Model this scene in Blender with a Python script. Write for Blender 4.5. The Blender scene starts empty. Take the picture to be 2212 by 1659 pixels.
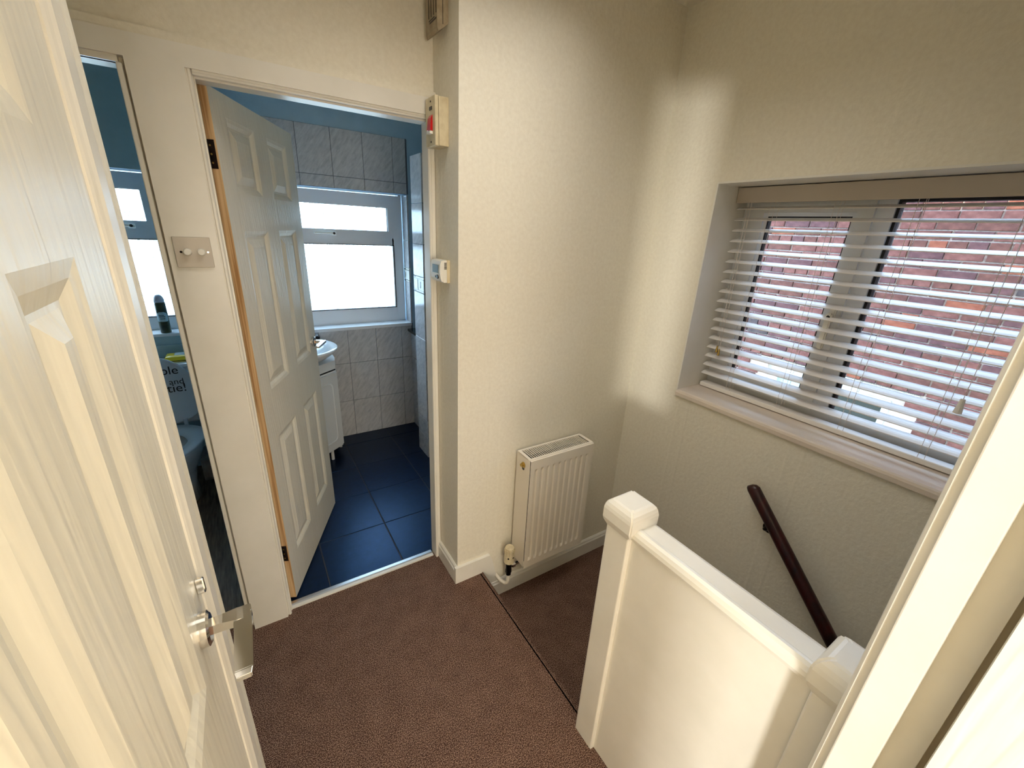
import bpy, bmesh, math, random
from mathutils import Vector, Matrix
random.seed(7)
PI = math.pi
sc = bpy.context.scene
COL = sc.collection

# ------------------------------------------------------------------ camera
def camera():
    cd = bpy.data.cameras.new('camera'); cam = bpy.data.objects.new('camera', cd); COL.objects.link(cam)
    yaw, pitch, roll = math.radians(33.14), math.radians(20.38), math.radians(2.94)
    f = Vector((math.cos(pitch)*math.sin(yaw), math.cos(pitch)*math.cos(yaw), -math.sin(pitch)))
    r = Vector((math.cos(yaw), -math.sin(yaw), 0)); u = r.cross(f)
    r2 = r*math.cos(roll) + u*math.sin(roll); u2 = -r*math.sin(roll) + u*math.cos(roll)
    m = Matrix((( r2.x, u2.x, -f.x), (r2.y, u2.y, -f.y), (r2.z, u2.z, -f.z))).to_4x4()
    m.translation = (0, 0, 1.63)
    cam.matrix_world = m
    cd.sensor_width = 36; cd.lens = 891.17/2212*36; cd.clip_start = 0.01; cd.clip_end = 100
    sc.camera = cam
camera()

# ------------------------------------------------------------------ world, lights, exposure
w = bpy.data.worlds.new('sky'); sc.world = w; w.use_nodes = True
bg = w.node_tree.nodes['Background']
bg.inputs[0].default_value = (0.50, 0.72, 1.0, 1); bg.inputs[1].default_value = 13.0

def area(name, loc, target, sx, sy, power, col, portal=False, spread=180):
    d = bpy.data.lights.new(name, 'AREA'); d.shape = 'RECTANGLE'; d.size = sx; d.size_y = sy; d.energy = power; d.color = col
    d.spread = math.radians(spread)
    o = bpy.data.objects.new(name, d); COL.objects.link(o); o.location = loc
    o.rotation_euler = (Vector(target)-Vector(loc)).to_track_quat('-Z', 'Y').to_euler()
    o['kind'] = 'helper'
    if portal: d.cycles.is_portal = True
    return o
area('window_portal_bathroom', (0.55, 3.47, 1.40), (0.55, 1, 1.40), 1.12, 0.92, 1, (1, 1, 1), True)
area('window_portal_toilet', (-0.62, 3.47, 1.40), (-0.62, 1, 1.40), 0.62, 0.92, 1, (1, 1, 1), True)
area('window_portal_stairs', (2.03, 0.50, 1.40), (0, 0.50, 1.40), 1.28, 0.92, 1, (1, 1, 1), True)
# daylight of the bedroom behind the camera: a broad window in its far wall, and a narrow sunlit one further left
area('bedroom_window_light', (-2.45, -3.50, 1.35), (0.6, 0.0, 1.2), 1.1, 1.1, 60, (1.0, 0.96, 0.88))
area('bedroom_sunlit_window_light', (-2.52, -3.54, 1.28), (0.63, 0.014, 1.5), 0.34, 0.34, 240, (1.0, 0.97, 0.88))
area('bedroom_side_window_light', (-0.35, -3.60, 1.10), (0.8, 1.4, 1.0), 0.9, 0.9, 48, (1.0, 0.92, 0.80))
area('bedroom_fill_light', (0.25, -0.95, 2.40), (0.30, 0.2, 0.0), 0.5, 0.5, 9, (1.0, 0.95, 0.85))  # unseen fill added overhead behind the camera; no lamp is known there
area('landing_fill_light', (0.62, 0.90, 2.49), (0.62, 0.90, 0.0), 1.1, 0.7, 7.5, (1.0, 0.96, 0.89), spread=125)  # soft fill added under the landing ceiling to lift the walls, not a fitting
sd = bpy.data.lights.new('sun', 'SUN'); sd.energy = 5.0; sd.angle = 0.009; sd.color = (1.0, 0.80, 0.52)
so = bpy.data.objects.new('sun', sd); COL.objects.link(so); so['kind'] = 'helper'
so.rotation_euler = Vector((0.62, 0.28, -0.73)).to_track_quat('-Z', 'Y').to_euler()

sc.view_settings.view_transform = 'Standard'; sc.view_settings.look = 'None'
sc.view_settings.gamma = 1.0; sc.view_settings.use_curve_mapping = False
sc.view_settings.exposure = 0.0
sc.cycles.use_denoising = True
sc.cycles.max_bounces = 10; sc.cycles.diffuse_bounces = 6; sc.cycles.glossy_bounces = 4
sc.cycles.transparent_max_bounces = 12
sc.cycles.sample_clamp_indirect = 6.0
sc.cycles.caustics_reflective = False; sc.cycles.caustics_refractive = False

# ------------------------------------------------------------------ materials
def srgb(r, g, b):
    f = lambda c: (c/255/12.92) if c/255 <= 0.04045 else ((c/255+0.055)/1.055)**2.4
    return (f(r), f(g), f(b), 1)
class M:
    def __init__(s, name):
        s.m = bpy.data.materials.new(name); s.m.use_nodes = True; s.t = s.m.node_tree
        s.b = s.t.nodes['Principled BSDF']; s.n = s.t.nodes; s.l = s.t.links
    def set(s, col, rough=0.5, metal=0.0, spec=0.5, coat=0.0):
        s.b.inputs['Base Color'].default_value = col; s.b.inputs['Roughness'].default_value = rough
        s.b.inputs['Metallic'].default_value = metal; s.b.inputs['Specular IOR Level'].default_value = spec
        s.b.inputs['Coat Weight'].default_value = coat
        return s
    def coords(s, scale=(1, 1, 1), rot=(0, 0, 0), kind='Object'):
        tc = s.n.new('ShaderNodeTexCoord'); mp = s.n.new('ShaderNodeMapping')
        mp.inputs['Scale'].default_value = scale; mp.inputs['Rotation'].default_value = rot
        s.l.new(tc.outputs[kind], mp.inputs[0]); return mp.outputs[0]
    def noise(s, vec, scale, detail=4, rough=0.6):
        n = s.n.new('ShaderNodeTexNoise'); n.inputs['Scale'].default_value = scale
        n.inputs['Detail'].default_value = detail; n.inputs['Roughness'].default_value = rough
        s.l.new(vec, n.inputs['Vector']); return n.outputs['Fac']
    def ramp(s, fac, stops):
        r = s.n.new('ShaderNodeValToRGB'); e = r.color_ramp.elements
        while len(e) < len(stops): e.new(0.5)
        for i, (p, c) in enumerate(stops): e[i].position = p; e[i].color = c
        s.l.new(fac, r.inputs[0]); return r.outputs[0]
    def color(s, out): s.l.new(out, s.b.inputs['Base Color'])
    def bump(s, h, strength=0.2, dist=0.002):
        b = s.n.new('ShaderNodeBump'); b.inputs['Strength'].default_value = strength; b.inputs['Distance'].default_value = dist
        s.l.new(h, b.inputs['Height']); s.l.new(b.outputs[0], s.b.inputs['Normal']); return s
    def add(s, a, b, k=1.0):
        n = s.n.new('ShaderNodeMath'); n.operation = 'MULTIPLY_ADD'
        s.l.new(a, n.inputs[0]); n.inputs[1].default_value = k; s.l.new(b, n.inputs[2]); return n.outputs[0]
def plain(name, col, rough=0.5, metal=0.0, spec=0.5, coat=0.0): return M(name).set(col, rough, metal, spec, coat).m
def mottled(name, c1, c2, rough, scale, bump=0.1, dist=0.001, metal=0.0, map_scale=(1, 1, 1), rot=(0, 0, 0), stops=(0.35, 0.65), detail=4, spec=0.5):
    m = M(name).set(c1, rough, metal, spec); v = m.coords(map_scale, rot); n = m.noise(v, scale, detail)
    m.color(m.ramp(n, [(stops[0], c1), (stops[1], c2)])); m.bump(n, bump, dist); return m.m

def wallpaper():
    m = M('embossed_wallpaper').set(srgb(230, 224, 208), 0.62, spec=0.3)
    v = m.coords(); n1 = m.noise(v, 70, 3, 0.55)
    v2 = m.coords((1, 1, 0.5)); n2 = m.noise(v2, 24, 2)
    wv = m.n.new('ShaderNodeTexWave'); wv.wave_type = 'BANDS'; wv.bands_direction = 'X'; wv.inputs['Scale'].default_value = 0.62
    wv.inputs['Distortion'].default_value = 0
    v3 = m.coords((1, 1, 0.0)); 
    cm = m.n.new('ShaderNodeSeparateXYZ'); m.l.new(v3, cm.inputs[0])
    sm = m.n.new('ShaderNodeMath'); sm.operation = 'ADD'; m.l.new(cm.outputs[0], sm.inputs[0]); m.l.new(cm.outputs[1], sm.inputs[1])
    cb = m.n.new('ShaderNodeCombineXYZ'); m.l.new(sm.outputs[0], cb.inputs[0]); m.l.new(cb.outputs[0], wv.inputs['Vector'])
    line = m.ramp(wv.outputs['Fac'], [(0.955, (0, 0, 0, 1)), (0.975, (1, 1, 1, 1)), (1.0, (0.2, 0.2, 0.2, 1))])
    h = m.add(n2, n1, 0.8); h2 = m.add(line, h, 0.5)
    m.bump(h2, 0.55, 0.0028)
    m.color(m.ramp(n1, [(0.3, srgb(226, 220, 204)), (0.7, srgb(233, 228, 213))]))
    return m.m
def carpet():
    m = M('brown_carpet').set((0.1, 0.05, 0.04, 1), 0.95, spec=0.1)
    v = m.coords(); n = m.noise(v, 330, 2, 0.7); n2 = m.noise(v, 14, 3)
    mx = m.add(n2, n, 0.07)
    m.color(m.ramp(mx, [(0.41, srgb(40, 23, 19)), (0.53, srgb(94, 68, 58)), (0.65, srgb(172, 142, 124))]))
    m.bump(n, 0.9, 0.004); return m.m
def tile_wall():
    m = M('marbled_wall_tile').set((0.6, 0.6, 0.6, 1), 0.14, spec=0.6)
    v0 = m.coords((1, 1, 1), (0.6, 0.85, 0)); mp = m.n.new('ShaderNodeMapping'); mp.inputs['Scale'].default_value = (1.0, 1.0, 4.0); m.l.new(v0, mp.inputs[0])
    n = m.noise(mp.outputs[0], 16, 7, 0.68)
    m.color(m.ramp(n, [(0.30, srgb(168, 168, 172)), (0.50, srgb(190, 190, 192)), (0.70, srgb(206, 206, 206))]))
    m.bump(n, 0.05, 0.0005); return m.m
def tile_floor():
    m = M('blue_black_floor_tile').set((0.01, 0.02, 0.05, 1), 0.33, spec=0.6)
    v = m.coords(); n = m.noise(v, 26, 6, 0.7)
    m.color(m.ramp(n, [(0.3, srgb(2, 5, 12)), (0.62, srgb(6, 16, 40)), (0.8, srgb(12, 30, 62))]))
    m.bump(n, 0.35, 0.0015); m.b.inputs['Specular Tint'].default_value = (0.12, 0.42, 1.0, 1); return m.m
def pine():
    m = M('bare_pine').set((0.5, 0.3, 0.15, 1), 0.55, spec=0.3)
    v = m.coords((55, 55, 1.2)); n = m.noise(v, 1.6, 4, 0.5)
    m.color(m.ramp(n, [(0.38, srgb(168, 128, 84)), (0.5, srgb(204, 170, 126)), (0.62, srgb(216, 186, 144))])); return m.m
def door_paint():
    m = M('woodgrain_door_paint').set(srgb(226, 222, 210), 0.35, spec=0.5)
    v = m.coords((9, 9, 0.7)); n = m.noise(v, 7, 6, 0.65)
    h = m.n.new('ShaderNodeTexWave'); h.inputs['Scale'].default_value = 3.0; h.inputs['Distortion'].default_value = 9; h.bands_direction = 'DIAGONAL'; h.inputs['Detail'].default_value = 3
    h.inputs['Detail Scale'].default_value = 1.2
    m.l.new(v, h.inputs['Vector'])
    m.bump(h.outputs['Fac'], 0.30, 0.0012)
    m.color(m.ramp(n, [(0.3, srgb(222, 218, 205)), (0.7, srgb(229, 226, 214))])); return m.m
def glass(name, tint=(1, 1, 1, 1)):
    m = M(name); m.n.remove(m.b); out = m.n['Material Output']
    tr = m.n.new('ShaderNodeBsdfTransparent'); tr.inputs[0].default_value = tint
    gl = m.n.new('ShaderNodeBsdfGlossy'); gl.inputs['Roughness'].default_value = 0.02
    lw = m.n.new('ShaderNodeFresnel'); lw.inputs[0].default_value = 1.3
    mx = m.n.new('ShaderNodeMixShader'); m.l.new(lw.outputs[0], mx.inputs[0]); m.l.new(tr.outputs[0], mx.inputs[1]); m.l.new(gl.outputs[0], mx.inputs[2])
    m.l.new(mx.outputs[0], out.inputs[0]); return m.m
def frosted():
    m = M('patterned_frosted_glass'); m.n.remove(m.b); out = m.n['Material Output']
    v = m.coords(); n = m.noise(v, 55, 3, 0.6); n2 = m.noise(v, 4, 2)
    h = m.add(n2, n, 0.6)
    c = m.ramp(h, [(0.58, (1, 1, 1, 1)), (0.865, (0.97, 1, 1, 1)), (0.90, (0.05, 0.06, 0.05, 1)), (0.935, (1, 1, 1, 1))])
    tr = m.n.new('ShaderNodeBsdfTransparent'); m.l.new(c, tr.inputs[0])
    tl = m.n.new('ShaderNodeBsdfTranslucent'); m.l.new(c, tl.inputs[0])
    mx = m.n.new('ShaderNodeMixShader'); mx.inputs[0].default_value = 0.55
    m.l.new(tr.outputs[0], mx.inputs[1]); m.l.new(tl.outputs[0], mx.inputs[2]); m.l.new(mx.outputs[0], out.inputs[0]); return m.m

WALLPAPER = wallpaper()
CEILING = mottled('ceiling_paint', srgb(236, 232, 220), srgb(230, 226, 214), 0.8, 30, 0.2)
BEDROOM = plain('bedroom_wall_paint', srgb(236, 224, 200), 0.8)
CARPET = carpet()
GLOSS = mottled('cream_gloss_paint', srgb(232, 229, 221), srgb(226, 223, 214), 0.28, 6, 0.06, 0.002, spec=0.5)
DOORP = door_paint()
PINE = pine()
TILE = tile_wall(); FTILE = tile_floor()
GROUT = plain('grey_grout', srgb(92, 100, 110), 0.9); FGROUT = plain('dark_grout', srgb(58, 62, 70), 0.9)
BLUEP = mottled('pale_blue_paint', srgb(166, 196, 214), srgb(160, 190, 208), 0.6, 12, 0.1)
WCP = mottled('pale_teal_paint', srgb(172, 196, 200), srgb(166, 190, 195), 0.6, 12, 0.1)
LAMINATE = mottled('dark_oak_laminate', srgb(58, 48, 40), srgb(112, 98, 82), 0.65, 6, 0.1, 0.001, map_scale=(14, 1.2, 1))
UPVC = plain('white_upvc', srgb(226, 228, 230), 0.25)
SILLP = mottled('worn_sill_paint', srgb(226, 214, 200), srgb(214, 200, 186), 0.3, 7, 0.12, 0.002, map_scale=(1, 0.3, 1))
GASKET = plain('black_gasket', srgb(12, 11, 14), 0.6)
CLEAR = glass('clear_glass'); FROST = frosted()
CHROME = plain('polished_chrome', (0.72, 0.70, 0.66, 1), 0.10, 1.0)
STEEL = plain('dull_aluminium', (0.62, 0.63, 0.65, 1), 0.28, 1.0)
BRASSY = plain('aged_brass', srgb(196, 168, 96), 0.35, 1.0)
DARKMETAL = plain('dark_bronze_metal', srgb(26, 18, 16), 0.4, 0.8)
HINGEM = mottled('rusty_dark_hinge', srgb(14, 9, 9), srgb(44, 26, 20), 0.45, 60, 0.2, metal=0.6)
MAHOG = mottled('dark_mahogany_varnish', srgb(24, 3, 5), srgb(56, 9, 10), 0.35, 5, 0.05, map_scale=(8, 8, 1))
RADW = plain('radiator_enamel', srgb(230, 222, 208), 0.3)
RADD = plain('radiator_inside', srgb(4, 3, 3), 1.0)
PLAST = plain('white_plastic', srgb(232, 230, 222), 0.35)
OLDPL = mottled('yellowed_plastic', srgb(214, 202, 170), srgb(190, 174, 138), 0.45, 28, 0.05, stops=(0.42, 0.78))
OLDPL2 = mottled('dirty_beige_plastic', srgb(178, 164, 138), srgb(150, 134, 108), 0.5, 22, 0.05)
BLACK = plain('black_plastic', srgb(16, 15, 16), 0.4)
RED = plain('red_rocker', srgb(190, 18, 22), 0.3)
LCD = plain('grey_display', srgb(96, 112, 108), 0.2)
BLIND = plain('white_blind_paint', srgb(240, 236, 232), 0.35)
VAL = plain('pelmet_paint', srgb(190, 180, 168), 0.45)
CORD = plain('white_cord', srgb(225, 215, 210), 0.8)
CERAMIC = plain('white_ceramic', srgb(236, 238, 240), 0.08, coat=0.5)
SEATP = plain('toilet_seat_plastic', srgb(205, 212, 218), 0.2)
VANITYP = plain('white_vanity_foil', srgb(222, 224, 224), 0.3)
GRANITE = mottled('black_granite', srgb(18, 22, 22), srgb(44, 50, 50), 0.15, 90, 0.0)
MORTAR = mottled('sandy_mortar', srgb(222, 208, 200), srgb(190, 174, 164), 0.95, 60, 0.6, 0.004)
def brickmat(i, c1, c2): return mottled('brick_clay_%s' % i, srgb(*c1), srgb(*c2), 0.9, 22, 0.9, 0.006, detail=6)
BRICKS = [brickmat('red', (98, 56, 50), (126, 80, 72)), brickmat('brown', (84, 48, 42), (112, 70, 60)), brickmat('plum', (78, 48, 50), (104, 68, 68)),
          brickmat('orange', (120, 62, 44), (146, 84, 62)), brickmat('blue', (58, 48, 50), (84, 70, 70))]
CONC = mottled('pebbled_concrete', srgb(120, 114, 102), srgb(205, 200, 188), 0.95, 160, 0.6, 0.003)
DARKGL = plain('dark_window_glass', srgb(26, 34, 40), 0.06)
LIGHTGL = plain('pale_reflection_glass', srgb(176, 196, 204), 0.15)  # pale tint paints the reflection in the neighbour's left sash into the glass colour
GROUNDM = mottled('pale_concrete_ground', srgb(182, 176, 150), srgb(160, 160, 128), 0.95, 3, 0.2)
RENDER = mottled('outer_brick_plain', srgb(140, 88, 76), srgb(120, 72, 62), 0.95, 14, 0.4)

# ------------------------------------------------------------------ builders
OFF = {}
def link(name, bm, mat, parent=None, smooth=False, mats=None):
    me = bpy.data.meshes.new(name)
    off = OFF.get(parent.name, Vector((0, 0, 0))) if parent else Vector((0, 0, 0))
    if off.length: bmesh.ops.translate(bm, verts=bm.verts, vec=-off)
    bmesh.ops.recalc_face_normals(bm, faces=bm.faces)
    bm.to_mesh(me); bm.free()
    for mm in (mats or [mat]): me.materials.append(mm)
    if smooth:
        for p in me.polygons: p.use_smooth = True
    o = bpy.data.objects.new(name, me); COL.objects.link(o)
    if parent: o.parent = parent; OFF[o.name] = off
    return o
def tag(o, label=None, cat=None, group=None, kind=None):
    if label: o['label'] = label
    if cat: o['category'] = cat
    if group: o['group'] = group
    if kind: o['kind'] = kind
    return o
def thing(name, loc, label=None, cat=None, group=None, kind=None):
    o = bpy.data.objects.new(name, None); COL.objects.link(o); o.location = loc; o.empty_display_size = 0.05
    OFF[o.name] = Vector(loc); return tag(o, label, cat, group, kind)
def B(bm, x0, x1, y0, y1, z0, z1, mi=0):
    g = bmesh.ops.create_cube(bm, size=1.0, matrix=Matrix.Translation(((x0+x1)/2, (y0+y1)/2, (z0+z1)/2)) @ Matrix.Diagonal((abs(x1-x0), abs(y1-y0), abs(z1-z0), 1)))
    for f in {f for v in g['verts'] for f in v.link_faces}: f.material_index = mi
    return g['verts']
def box(name, mat, x0, x1, y0, y1, z0, z1, parent=None, bev=0.0, seg=2):
    bm = bmesh.new(); B(bm, x0, x1, y0, y1, z0, z1)
    if bev: bmesh.ops.bevel(bm, geom=list(bm.edges), offset=bev, segments=seg, profile=0.5, affect='EDGES')
    return link(name, bm, mat, parent, smooth=False)
def boxes(name, mat, lst, parent=None):
    bm = bmesh.new()
    for b in lst: B(bm, *b)
    return link(name, bm, mat, parent)
def struct(name, mat, lst, parent=None):
    o = boxes(name, mat, lst, parent)
    if not parent: o['kind'] = 'structure'
    return o
def cyl(bm, p0, p1, r0, r1=None, n=16, caps=True):
    p0, p1 = Vector(p0), Vector(p1); r1 = r0 if r1 is None else r1
    d = p1-p0; q = d.to_track_quat('Z', 'Y').to_matrix().to_4x4()
    m = Matrix.Translation((p0+p1)/2) @ q
    return bmesh.ops.create_cone(bm, cap_ends=caps, segments=n, radius1=r0, radius2=r1, depth=d.length, matrix=m)['verts']
def tube(bm, pts, r, n=10):
    pts = [Vector(p) for p in pts]; rings = []
    for i, p in enumerate(pts):
        t = (pts[min(i+1, len(pts)-1)]-pts[max(i-1, 0)]).normalized()
        a = t.orthogonal().normalized() if not rings else (ref - t*ref.dot(t)).normalized()
        ref = a; b = t.cross(a)
        rr = r[i] if isinstance(r, (list, tuple)) else r
        rings.append([bm.verts.new(p + (a*math.cos(2*PI*k/n)+b*math.sin(2*PI*k/n))*rr) for k in range(n)])
    for i in range(len(rings)-1):
        for k in range(n): bm.faces.new((rings[i][k], rings[i][(k+1) % n], rings[i+1][(k+1) % n], rings[i+1][k]))
    bm.faces.new(rings[0][::-1]); bm.faces.new(rings[-1])
def loft(bm, rings, closed=True, cap0=True, cap1=True):
    rr = [[bm.verts.new(p) for p in ring] for ring in rings]; n = len(rr[0])
    for i in range(len(rr)-1):
        for k in range(n if closed else n-1): bm.faces.new((rr[i][k], rr[i][(k+1) % n], rr[i+1][(k+1) % n], rr[i+1][k]))
    if cap0: bm.faces.new(rr[0][::-1])
    if cap1: bm.faces.new(rr[-1])
def prism(bm, poly, axis, a, b):
    """poly: list of 2D points in the other two axes (in x,y,z order), extruded along axis from a to b"""
    def P(p, t):
        if axis == 'x': return (t, p[0], p[1])
        if axis == 'y': return (p[0], t, p[1])
        return (p[0], p[1], t)
    loft(bm, [[P(p, a) for p in poly], [P(p, b) for p in poly]])
def wall_x(y0, y1, x0, x1, z0, z1, holes):
    """boxes of a wall running along x, thickness y0..y1, with holes (xa,xb,za,zb)"""
    out = []; xs = sorted({x0, x1, *[h[0] for h in holes], *[h[1] for h in holes]}); zs = sorted({z0, z1, *[h[2] for h in holes], *[h[3] for h in holes]})
    for i in range(len(xs)-1):
        run = None
        for j in range(len(zs)-1):
            cx, cz = (xs[i]+xs[i+1])/2, (zs[j]+zs[j+1])/2
            solid = not any(h[0] < cx < h[1] and h[2] < cz < h[3] for h in holes)
            if solid: run = [run[0], zs[j+1]] if run else [zs[j], zs[j+1]]
            if (not solid or j == len(zs)-2) and run: out.append((xs[i], xs[i+1], y0, y1, run[0], run[1])); run = None
    return out
def wall_y(x0, x1, y0, y1, z0, z1, holes):
    return [(c, d, a, b, e, f) for (a, b, c, d, e, f) in wall_x(x0, x1, y0, y1, z0, z1, holes)]

# ------------------------------------------------------------------ structure: shell
CEIL = 2.515
struct('floor_landing', CARPET, [(-1.25, 0.795, 0.02, 1.664, -0.22, 0.0)])
def nosing():
    bm = bmesh.new()
    poly = [(0.79, -0.22), (0.803, -0.05), (0.812, -0.035), (0.815, -0.018), (0.811, -0.006), (0.80, 0.0), (0.79, 0.0)]
    prism(bm, poly, 'y', 0.02, 1.43)
    o = link('floor_stair_nosing', bm, CARPET); o['kind'] = 'structure'
nosing()
struct('floor_stair_landing', CARPET, [(0.795, 1.70, 0.60, 1.44, -0.42, -0.20)])
stairs = thing('staircase', (1.28, -0.4, -0.2), 'brown carpeted stairs going down beside the window wall', 'staircase')
for i in range(9):
    box('stair_tread', CARPET, 0.86, 1.70, 0.60-0.22*(i+1)-0.02, 0.60-0.22*i, -2.78, -0.40-0.2*i, stairs)
struct('floor_bedroom', CARPET, [(-3.3, 0.80, -3.7, 0.02, -0.22, 0.0)])
struct('floor_hall', CARPET, [(0.7, 1.9, -1.9, 1.6, -3.0, -2.78)])
struct('ceiling', CEILING, [(-3.5, 2.0, -3.9, 1.70, CEIL, CEIL+0.12), (-1.4, 2.0, 1.70, 3.5, 2.5, 2.62)])
# left wall with the cupboard door
struct('wall_left', WALLPAPER, wall_y(-0.25, -0.142, -0.74, 0.885, 0, CEIL, [(0.035, 0.69, -1, 1.995)]))
# bathroom / toilet front wall
struct('wall_bathroom_front', WALLPAPER, wall_x(1.640, 1.695, -1.3, 0.672, 0, CEIL, [(-0.95, -0.195, -1, 1.99), (-0.037, 0.645, -1, 1.99)]))
struct('wall_return', WALLPAPER, [(0.672, 0.79, 1.43, 1.695, 0, CEIL)])
struct('wall_radiator', WALLPAPER, [(0.79, 1.705, 1.43, 1.55, -3.0, CEIL), (0.672, 0.79, 1.43, 1.55, -3.0, 0.0)])
struct('wall_window', WALLPAPER, wall_y(1.70, 2.0, -1.9, 1.55, -3.0, CEIL+0.3, [(-0.13, 1.137, 0.925, 1.852)]))
struct('wall_stair_end', WALLPAPER, [(0.74, 1.9, -2.0, -1.9, -3.0, CEIL)])
struct('wall_bedroom_right', BEDROOM, [(0.725, 0.80, -3.7, 0.0605, -3.0, CEIL)])
struct('wall_stair_side', BEDROOM, [(0.80, 0.86, 0.03, 0.60, -3.0, -0.22)])
struct('wall_bedroom_back', BEDROOM, [(-3.5, 0.80, -3.85, -3.7, 0, CEIL)])
struct('wall_bedroom_left', BEDROOM, [(-3.5, -3.3, -3.7, 1.0, 0, CEIL)])
struct('wall_bedroom_front', BEDROOM, [(-3.3, -0.25, 0.78, 0.885, 0, CEIL)])
struct('wall_landing_left', WALLPAPER, [(-1.35, -1.25, 0.8, 1.70, 0, CEIL)])
struct('wall_bedroom_lintel', BEDROOM, [(-0.142, 0.725, -0.06, 0.0605, 2.0, CEIL)])

# exterior
struct('ground_outside', GROUNDM, [(-40, 45, -40, 45, -3.1, -3.0)])
struct('roof_house', RENDER, [(-3.6, 2.02, -4.0, 3.46, CEIL+0.13, 5.3)])

# ------------------------------------------------------------------ trims around the doorways
t = thing('trim_1', (0.3, 1.64, 0.0), kind='structure')
bm = bmesh.new(); prism(bm, [(-0.177, 0.0), (-0.052, 0.0), (-0.052, 2.0), (0.668, 2.0), (0.668, 2.053), (-0.95, 2.053), (-0.95, 1.999), (-0.177, 1.999)], 'y', 1.613, 1.641)
link('facing_board', bm, GLOSS, t)
boxes('header_shadow_ledge', WALLPAPER, [(-0.95, 0.672, 1.622, 1.641, 2.055, 2.075)], t)
box('pillar_edge_strip', GLOSS, -0.196, -0.183, 1.620, 1.695, 0.0, 1.985, t, 0.003)
def arch_poly(a, b, front, back):   # profile from inner edge a to outer edge b, two steps
    s = 1 if b > a else -1
    return [(a, back), (a, front+0.006), (a+s*0.004, front), (a+s*0.009, front), (a+s*0.012, front+0.004), (b-s*0.003, front+0.004), (b, front+0.001), (b, back)]
bm = bmesh.new(); prism(bm, arch_poly(-0.037, -0.0525, 1.620, 1.641), 'z', 0.0, 2.0); link('bathroom_architrave_left', bm, GLOSS, t)
bm = bmesh.new(); prism(bm, [(0.6425, 1.69), (0.6425, 1.630), (0.646, 1.626), (0.652, 1.626), (0.655, 1.630), (0.668, 1.630), (0.671, 1.634), (0.671, 1.69)], 'z', 0.0, 2.0); link('bathroom_architrave_right', bm, GLOSS, t)
boxes('bathroom_head_bead', GLOSS, [(-0.037, 0.645, 1.620, 1.641, 1.988, 2.000), (-0.037, 0.645, 1.617, 1.625, 1.994, 2.000)], t)
boxes('bathroom_lining', GLOSS, [(-0.037, -0.033, 1.641, 1.70, 0.0, 1.988), (-0.033, 0.642, 1.640, 1.698, 1.983, 1.990)], t)
boxes('toilet_lining', GLOSS, [(-0.95, -0.196, 1.630, 1.698, 1.985, 1.993)], t)
boxes('toilet_head_bead', GLOSS, [(-0.95, -0.19, 1.622, 1.641, 1.985, 1.999)], t)
th = thing('door_threshold', (0.3, 1.68, 0.0), 'silver metal threshold strip between brown carpet and bathroom tiles', 'threshold')
bm = bmesh.new(); prism(bm, [(1.661, 0.0), (1.663, 0.006), (1.668, 0.008), (1.684, 0.008), (1.690, 0.004), (1.692, 0.0)], 'x', -0.034, 0.634); link('metal_strip', bm, STEEL, th)
box('wooden_strip', GLOSS, -0.034, 0.634, 1.645, 1.661, 0.0, 0.007, th)
th2 = box('toilet_threshold', STEEL, -0.95, -0.196, 1.66, 1.69, 0.0, 0.008); tag(th2, 'metal strip on the floor in the toilet doorway', 'threshold')

# baseboards
def skirt_prof(f, h, s): return [(f, 0), (f, h-0.022), (f+s*0.004, h-0.016), (f+s*0.006, h-0.006), (f+s*0.012, h), (f+s*0.018, h), (f+s*0.018, 0)]
bm = bmesh.new(); prism(bm, [(x, z) for x, z in skirt_prof(0.656, 0.092, 1)], 'y', 1.4322, 1.632)
link('baseboard_return', bm, GLOSS)['kind'] = 'structure'
bm = bmesh.new()
for x0, x1, pts in ((0.656, 0.800, None),):
    prism(bm, [(0.656, 0.0), (0.656, 0.092), (0.845, 0.092), (0.800, 0.0)], 'y', 1.415, 1.432)
link('baseboard_landing', bm, GLOSS)['kind'] = 'structure'
bm = bmesh.new(); prism(bm, [(y, z-0.2) for y, z in skirt_prof(1.413, 0.10, 1)], 'x', 0.80, 1.70)
link('baseboard_radiator', bm, GLOSS)['kind'] = 'structure'
bm = bmesh.new(); prism(bm, [(0.80, -0.2), (0.80, 0.0), (0.845, 0.092), (0.86, 0.06), (0.90, -0.10), (0.90, -0.2)], 'y', 1.422, 1.432)
link('baseboard_step', bm, GLOSS)['kind'] = 'structure'

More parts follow.
